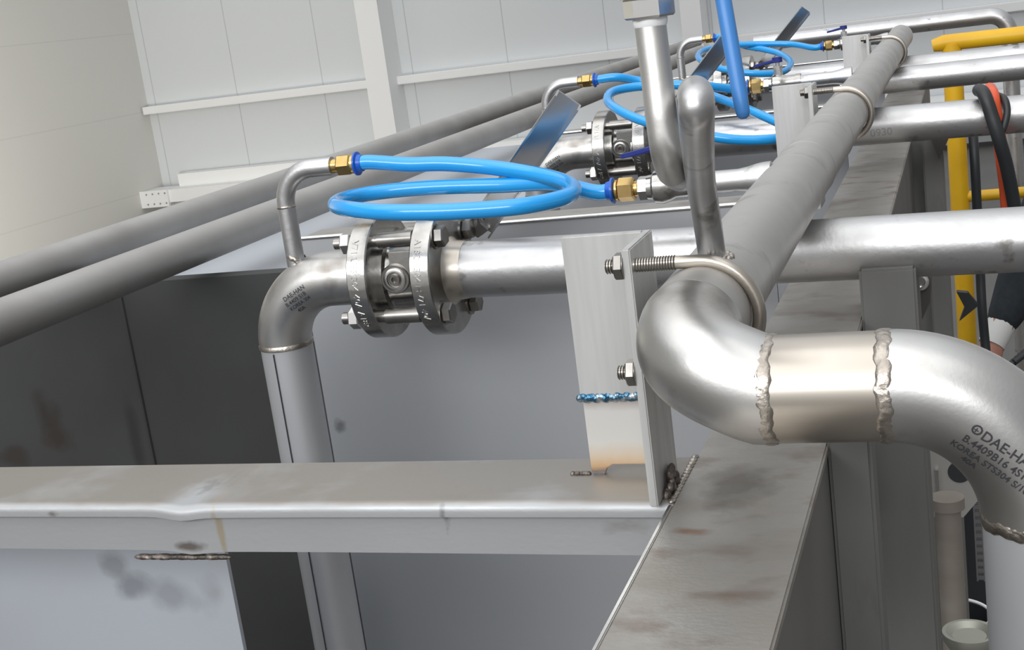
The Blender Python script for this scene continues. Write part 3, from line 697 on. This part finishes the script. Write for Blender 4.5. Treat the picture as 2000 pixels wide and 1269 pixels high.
# ------------------------------------------------------------------ posts at right
def post(px0, px1, py, y, ztop_px, m, label, tk=.03, round_=False):
    a = at(px0, py, 'y', y); b = at(px1, py, 'y', y); zt_ = at((px0+px1)/2, ztop_px, 'y', y).z
    m_ = MB(); m_.box(a.x, b.x, y, y+tk, 0, zt_)
    return tag(m_.build('steel_post', m, bevel=.006 if round_ else .002), label, 'post', 'steel posts right of the beam')
post(1618, 1704, 912, .72, 820, POST, 'grey flat post directly below the welded spool, left of two')
post(1704, 1812, 912, 1.0, 524, POST, 'wide grey post below the second weld of the spool, right of two', .06)
post(1817, 1857, 560, 2.0, 240, POST, 'pale grey post rising between the first and second cross pipes')
post(1783, 1815, 395, 2.06, 240, POST, 'narrow grey post left of the pale one, behind the first cross pipe')
# gusset with bolt
gy = 1.30
g = thing('gusset_plate', 'dark triangular gusset with a bright round bolt below the first cross pipe', 'plate', at(1795, 560, 'y', gy))
MB().prism([at(1772, 505, 'y', gy), at(1822, 505, 'y', gy), at(1817, 588, 'y', gy), at(1792, 645, 'y', gy)], (0, .006, 0)).build('web', mat('dark_gusset', (.10, .095, .09), .5, .5), g)
gc = at(1797, 548, 'y', gy-.001)
m_ = MB(); m_.lathe(gc, (0, -1, 0), [(0, .0085), (.006, .0085), (.007, .007), (.007, .005), (.003, .0045), (.003, .0002)], 24); m_.build('bolt', BOLT, g)
# brown flanged post, holed plate
by = 1.25
bp = thing('flanged_post', 'brownish flanged stub post beside the drop pipe at lower right', 'post', at(1850, 1269, 'y', by))
a = at(1823, 1000, 'y', by); b = at(1879, 1000, 'y', by)
MB().cyl(Vector(((a.x+b.x)/2, by, 0)), Vector(((a.x+b.x)/2, by, a.z+.005)), (b.x-a.x)/2-.001, n=32).build('shaft', POSTB, bp)
MB().cyl(Vector(((a.x+b.x)/2, by, a.z+.005)), Vector(((a.x+b.x)/2, by, a.z+.016)), (b.x-a.x)/2+.003, n=32).build('flange', POSTB, bp)
hy = 1.34
hp = thing('holed_plate', 'pale gusset plate with a dark round hole under the foreground elbow', 'plate', at(1880, 960, 'y', hy))
MB().prism([at(1812, 880, 'y', hy), at(1960, 880, 'y', hy), at(1925, 960, 'y', hy), at(1882, 1010, 'y', hy), at(1820, 1010, 'y', hy)], (0, .008, 0)).build('web', mat('pale_gusset', (.36, .35, .33), .4, .5), hp)
MB().cyl(at(1874, 922, 'y', hy-.0006), at(1874, 922, 'y', hy-.0006)+Vector((0, .0005, 0)), .0115, n=28).build('hole', BLACK, hp)
MB().box(*sorted((at(1828, 945, 'y', hy-.006).x, at(1834, 945, 'y', hy-.006).x)), hy-.006, hy, at(1831, 975, 'y', hy-.006).z, at(1831, 918, 'y', hy-.006).z).build('rib', BOLT, hp)
# cup with bright nut
cu = at(1893, 1232, 'y', .78)
cc = thing('cup_fitting', 'dull round cup over a bright hex nut at the lower right corner', 'fitting', cu)
m_ = MB(); m_.lathe(cu, (0, 0, -1), [(.003, .0005), (.003, .010), (0, .0138), (0, .0160), (.004, .0165), (.011, .0125), (.016, .0085)], 36); m_.build('cup', mat('dull_cup', (.36, .36, .31), .6, .45), cc)
m_ = MB(); m_.hexa(cu-Vector((0, .004, .012)), cu-Vector((0, .004, .024)), .0100, .2); m_.cyl(cu-Vector((0, .004, .024)), cu-Vector((0, .004, cu.z-.001)), .006, n=16); m_.build('hex_nut', BOLT, cc)

# ------------------------------------------------------------------ things further off at right
YY = 3.75
yf = thing('yellow_frame', 'yellow painted tube frame standing behind the pipes at right', 'frame', V(-.03, YY, -CZ))
pA = at(1862, 85, 'y', YY)
xv = at(1870, 300, 'y', YY).x
MB().tube([Vector((xv, YY, .001)), Vector((xv, YY, pA.z))], .0250, 24).build('post', YELLOW, yf)
MB().tube([Vector((xv-.048, YY, pA.z)), Vector((xv-.02, YY, pA.z+.004)), Vector((1.2, YY, pA.z))], [.016, .0215, .0215], 24).build('top_rail', YELLOW, yf)
q_ = at(1925, 381, 'y', YY)
MB().tube([Vector((xv, YY, q_.z)), Vector((1.15, YY, q_.z))], .015, 18).build('mid_rail', YELLOW, yf)
MB().tube([Vector((1.2, YY, .001)), Vector((1.2, YY, pA.z))], .025, 24).build('far_post', YELLOW, yf)
# far pipe with elbow
f0 = at(1470, 82, 'y', 4.2); f1 = at(1938, 35, 'y', 4.2); zz = (f0.z+f1.z)/2
MBx = MB().tube(fillet([Vector((-.62, 4.2, zz)), Vector((f1.x+.045, 4.2, zz)), Vector((f1.x+.045, 4.2, .001))], .055, 14), .0235, 32)
tag(MBx.build('far_pipe', PIPE), 'farthest steel pipe along the top, turning down in an elbow at top right', 'pipe')
# cables over the second cross pipe
cyy = RY+.87; cz2 = RZ-.018
def cab(name, pts, r, m, label): tag(MB().tube(spline(pts, 8), r, 14).build(name, m), label, 'cable', 'cables slung over the second cross pipe')
cab('cable', [P(1912, 176, 1.830), P(1922, 184, 1.785), P(1938, 229, 1.775), P(1952, 274, 1.775), P(1966, 324, 1.790), P(1978, 384, 1.810), P(1990, 454, 1.830), P(2002, 524, 1.830)], .0085, BLACK, 'thick black cable crossing over the second cross pipe')
cab('cable', [P(1933, 174, 1.850), P(1938, 186, 1.800), P(1944, 219, 1.792), P(1951, 266, 1.792), P(1958, 314, 1.800), P(1965, 374, 1.830), P(1970, 444, 1.850)], .0085, ORANGE, 'orange cable behind the black one on the second cross pipe')
cab('cable', [P(1948, 186, 1.830), P(1962, 194, 1.795), P(1967, 219, 1.785), P(1960, 249, 1.780), P(1952, 266, 1.780)], .0045, BLACK, 'thin black cable curling right of the orange cable')
tag(MB().tube(spline([P(1898, 225, 2.6), P(1903, 300, 2.55), P(1908, 400, 2.55), P(1914, 520, 2.56), P(1918, 600, 2.55), P(1926, 690, 2.55), P(1935, 800, 2.5)], 8), .0085, 14).build('hose', BLACK), 'black hose hanging beside the yellow post', 'hose')
tag(MB().prism([at(1868, 570, 'y', 2.9), at(1890, 572, 'y', 2.9), at(1911, 597, 'y', 2.9), at(1874, 627, 'y', 2.9), at(1884, 600, 'y', 2.9)], (0, .02, 0)).build('pipe_hook', BLACK), 'black hook shaped clamp on the yellow post', 'clamp')
tag(MB().prism([at(1815, 262, 'y', 1.98), at(1853, 262, 'y', 1.98), at(1853, 270, 'y', 1.98), at(1834, 312, 'y', 1.98)], (0, .008, 0)).build('gusset_plate', mat('dark_gusset_far', (.07, .067, .06), .4, .5)), 'dark pointed gusset left of the yellow post below the second cross pipe', 'plate')
# machine at lower right: cable chain, drum and dark cabinet
mc = thing('machine_cabinet', 'black machine cabinet seen between the flanged post and the drop pipe', 'machine', V(.06, 2.7, -CZ))
a = at(1800, 980, 'y', 2.7)
MB().box(-.10, .10, 2.8, 3.1, 0, wz(-1.0)).build('cabinet', BLACK, mc)
ch = thing('cable_chain', 'dark grey ladder shaped cable chain hanging in front of the black cabinet', 'cable chain', at(1913, 1100, 'y', 2.5))
m_ = MB()
GR = mat('chain_grey', (.16, .16, .165), .2, .5)
x0 = at(1904, 1060, 'y', 2.5).x; x1 = at(1921, 1060, 'y', 2.5).x; za = at(1912, 970, 'y', 2.5).z; zb = at(1916, 1135, 'y', 2.5).z
m_.box(x0, x0+.003, 2.5, 2.515, zb, za); m_.box(x1-.003, x1, 2.5, 2.515, zb, za)
for k in range(12): z = zb+(za-zb)*(k+.5)/12; m_.box(x0+.003, x1-.003, 2.5, 2.512, z-.004, z+.0045)
m_.build('links', GR, ch)
dr = thing('tub', 'black round tub with a pale rim at the foot of the cable chain', 'tub', at(1890, 1180, 'y', 2.35))
c = at(1862, 1200, 'y', 2.35)
m_ = MB(); m_.lathe(c-Vector((0, 0, .12)), (0, 0, 1), [(0, .055), (.115, .068), (.115, .066), (.05, .06), (.05, .001)], 36); m_.build('wall', BLACK, dr)
m_ = MB(); rim = [c+Vector((.067*math.cos(t*PI/24), .067*math.sin(t*PI/24), .0)) for t in range(49)]; m_.tube(rim, .003, 8); m_.build('rim', WHITE, dr)

# ------------------------------------------------------------------ worker at right (only one forearm reaches into view)
py_ = 3.40
W_ = lambda px, py, y=py_: at(px, py, 'y', y)
pr = thing('person', 'person in dark jacket with pale cuff, forearm reaching down at the right edge', 'person', Vector((.36, py_+.1, 0)))
def skin(name, verts, edges, m, parent, sub=2):
    me = bpy.data.meshes.new(name); off = wloc(parent)
    me.from_pydata([Vector(v[0])-off for v in verts], edges, [])
    me.materials.append(m); o_ = bpy.data.objects.new(name, me); COL.objects.link(o_); o_.parent = parent
    k = o_.modifiers.new('skin', 'SKIN'); k.use_smooth_shade = True
    for i, v in enumerate(verts): me.skin_vertices[0].data[i].radius = (v[1], v[1]*(v[2] if len(v) > 2 else 1)); me.skin_vertices[0].data[i].use_root = (i == 0)
    s_ = o_.modifiers.new('sub', 'SUBSURF'); s_.levels = sub; s_.render_levels = sub
    return o_
wr = W_(1937, 672, 3.38); el = W_(1993, 555, 3.46); sh = W_(2085, 310, 3.50)
X0 = sh.x+.20; hipz = .93; Yb = py_+.09
neck = Vector((X0-.02, Yb, sh.z+.07)); head = Vector((X0-.05, Yb-.03, sh.z+.24))
sh2 = Vector((X0+.19, Yb+.03, sh.z))
hand_dir = (wr-el).normalized(); side = hand_dir.cross(FWD).normalized()
palm = wr+hand_dir*.045; knk = wr+hand_dir*.085
verts = [(Vector((X0, Yb, hipz)), .13, .8), (Vector((X0, Yb, hipz+.25)), .125, .75), (Vector((X0-.01, Yb, sh.z-.05)), .13, .75), (neck, .06), (head-Vector((0, 0, .08)), .065), (head, .09), (head+Vector((0, 0, .08)), .075),
         (sh, .06), (el, .045), ((el+wr)/2, .042), (wr, .030), (palm, .034, .6), (knk, .034, .5),
         (sh2, .06), (Vector((X0+.27, Yb, sh.z-.28)), .045), (Vector((X0+.20, Yb-.10, sh.z-.48)), .032), (Vector((X0+.17, Yb-.13, sh.z-.57)), .035, .5),
         (Vector((X0-.09, Yb, hipz-.08)), .085), (Vector((X0-.10, Yb, .48)), .058), (Vector((X0-.10, Yb+.01, .09)), .042), (Vector((X0-.10, Yb-.14, .04)), .04),
         (Vector((X0+.09, Yb, hipz-.08)), .085), (Vector((X0+.10, Yb, .48)), .058), (Vector((X0+.10, Yb+.01, .09)), .042), (Vector((X0+.10, Yb-.14, .04)), .04)]
edges = [(0, 1), (1, 2), (2, 3), (3, 4), (4, 5), (5, 6), (2, 7), (7, 8), (8, 9), (9, 10), (10, 11), (11, 12), (2, 13), (13, 14), (14, 15), (15, 16), (0, 17), (17, 18), (18, 19), (19, 20), (0, 21), (21, 22), (22, 23), (23, 24)]
fl_ = [(.030, .040, .030, .020, .6), (.010, .045, .032, .022, .7), (-.010, .042, .030, .021, .7), (-.028, .033, .024, .018, .6)]
nf = hand_dir.cross(side).normalized()
for (o_s, l1, l2, l3, curl) in fl_:
    b0_ = knk+side*o_s; i0 = len(verts)
    d1 = (hand_dir+nf*.25).normalized(); d2 = (hand_dir+nf*.9).normalized(); d3 = (hand_dir*.3+nf*1).normalized()
    p1 = b0_+d1*l1; p2 = p1+d2*l2; p3 = p2+d3*l3
    verts += [(b0_, .010), (p1, .0088), (p2, .008), (p3, .0068)]
    edges += [(12, i0), (i0, i0+1), (i0+1, i0+2), (i0+2, i0+3)]
i0 = len(verts); t1 = palm+side*.036; t2 = t1+(hand_dir*.7+side*.6+nf*.3).normalized()*.036; t3 = t2+(hand_dir+nf*.5).normalized()*.028
verts += [(t1, .012), (t2, .0095), (t3, .008)]; edges += [(11, i0), (i0, i0+1), (i0+1, i0+2)]
skin('body', verts, edges, SKIN, pr)
cs = wr-hand_dir*.030
skin('jacket', [(Vector((X0, Yb, hipz+.02)), .15, .85), (Vector((X0, Yb, hipz+.25)), .145, .8), (Vector((X0-.01, Yb, sh.z-.04)), .15, .8), (neck-Vector((0, 0, .03)), .075), (sh, .080), ((sh+el)/2, .070), (el, .066), ((el+cs)/2, .050), (cs, .038),
                (sh2, .080), (Vector((X0+.27, Yb, sh.z-.28)), .062), (Vector((X0+.20, Yb-.10, sh.z-.48)), .046)],
     [(0, 1), (1, 2), (2, 3), (2, 4), (4, 5), (5, 6), (6, 7), (7, 8), (2, 9), (9, 10), (10, 11)], CLOTHM, pr)
MB().cyl(cs-hand_dir*.050, wr+hand_dir*.002, .036, .033, n=24).build('cuff', CUFFM, pr)
skin('trousers', [(Vector((X0, Yb, hipz)), .14, .85), (Vector((X0-.09, Yb, hipz-.08)), .10), (Vector((X0-.10, Yb, .48)), .072), (Vector((X0-.10, Yb+.01, .10)), .06), (Vector((X0+.09, Yb, hipz-.08)), .10), (Vector((X0+.10, Yb, .48)), .072), (Vector((X0+.10, Yb+.01, .10)), .06)],
     [(0, 1), (1, 2), (2, 3), (0, 4), (4, 5), (5, 6)], CLOTHM, pr)
MB().blob(head+Vector((.0, .018, .055)), .098, (.95, 1, .85)).build('hair', HAIR, pr)
m_ = MB()
for sx_ in (-1, 1): m_.blob(head+Vector((.035*sx_-.0, -.088, .0)), .011)
m_.blob(head+Vector((0, -.10, -.03)), .016, (.8, 1, 1.4)); m_.blob(head+Vector((0, -.088, -.065)), .02, (1.2, .5, .35))
m_.build('face', SKIN, pr)
for sx_ in (-1, 1): MB().blob(Vector((X0+.10*sx_, Yb-.06, .045)), .055, (.9, 2.2, .8)).build('shoe', SHOE, pr)
# ribbed black hose bundle under the hand
m_ = MB()
for k in range(5):
    a_ = at(1945+k*9, 735-k*7, 'y', 2.5); b_ = at(2040+k*6, 655-k*3, 'y', 2.55)
    m_.tube([a_+(b_-a_)*(t/30) for t in range(31)], [.0055+.0012*(t % 2) for t in range(31)], 10)
tag(m_.build('ribbed_hose', BLACK), 'black ribbed hose bundle below the pale cuff at right edge', 'hose')
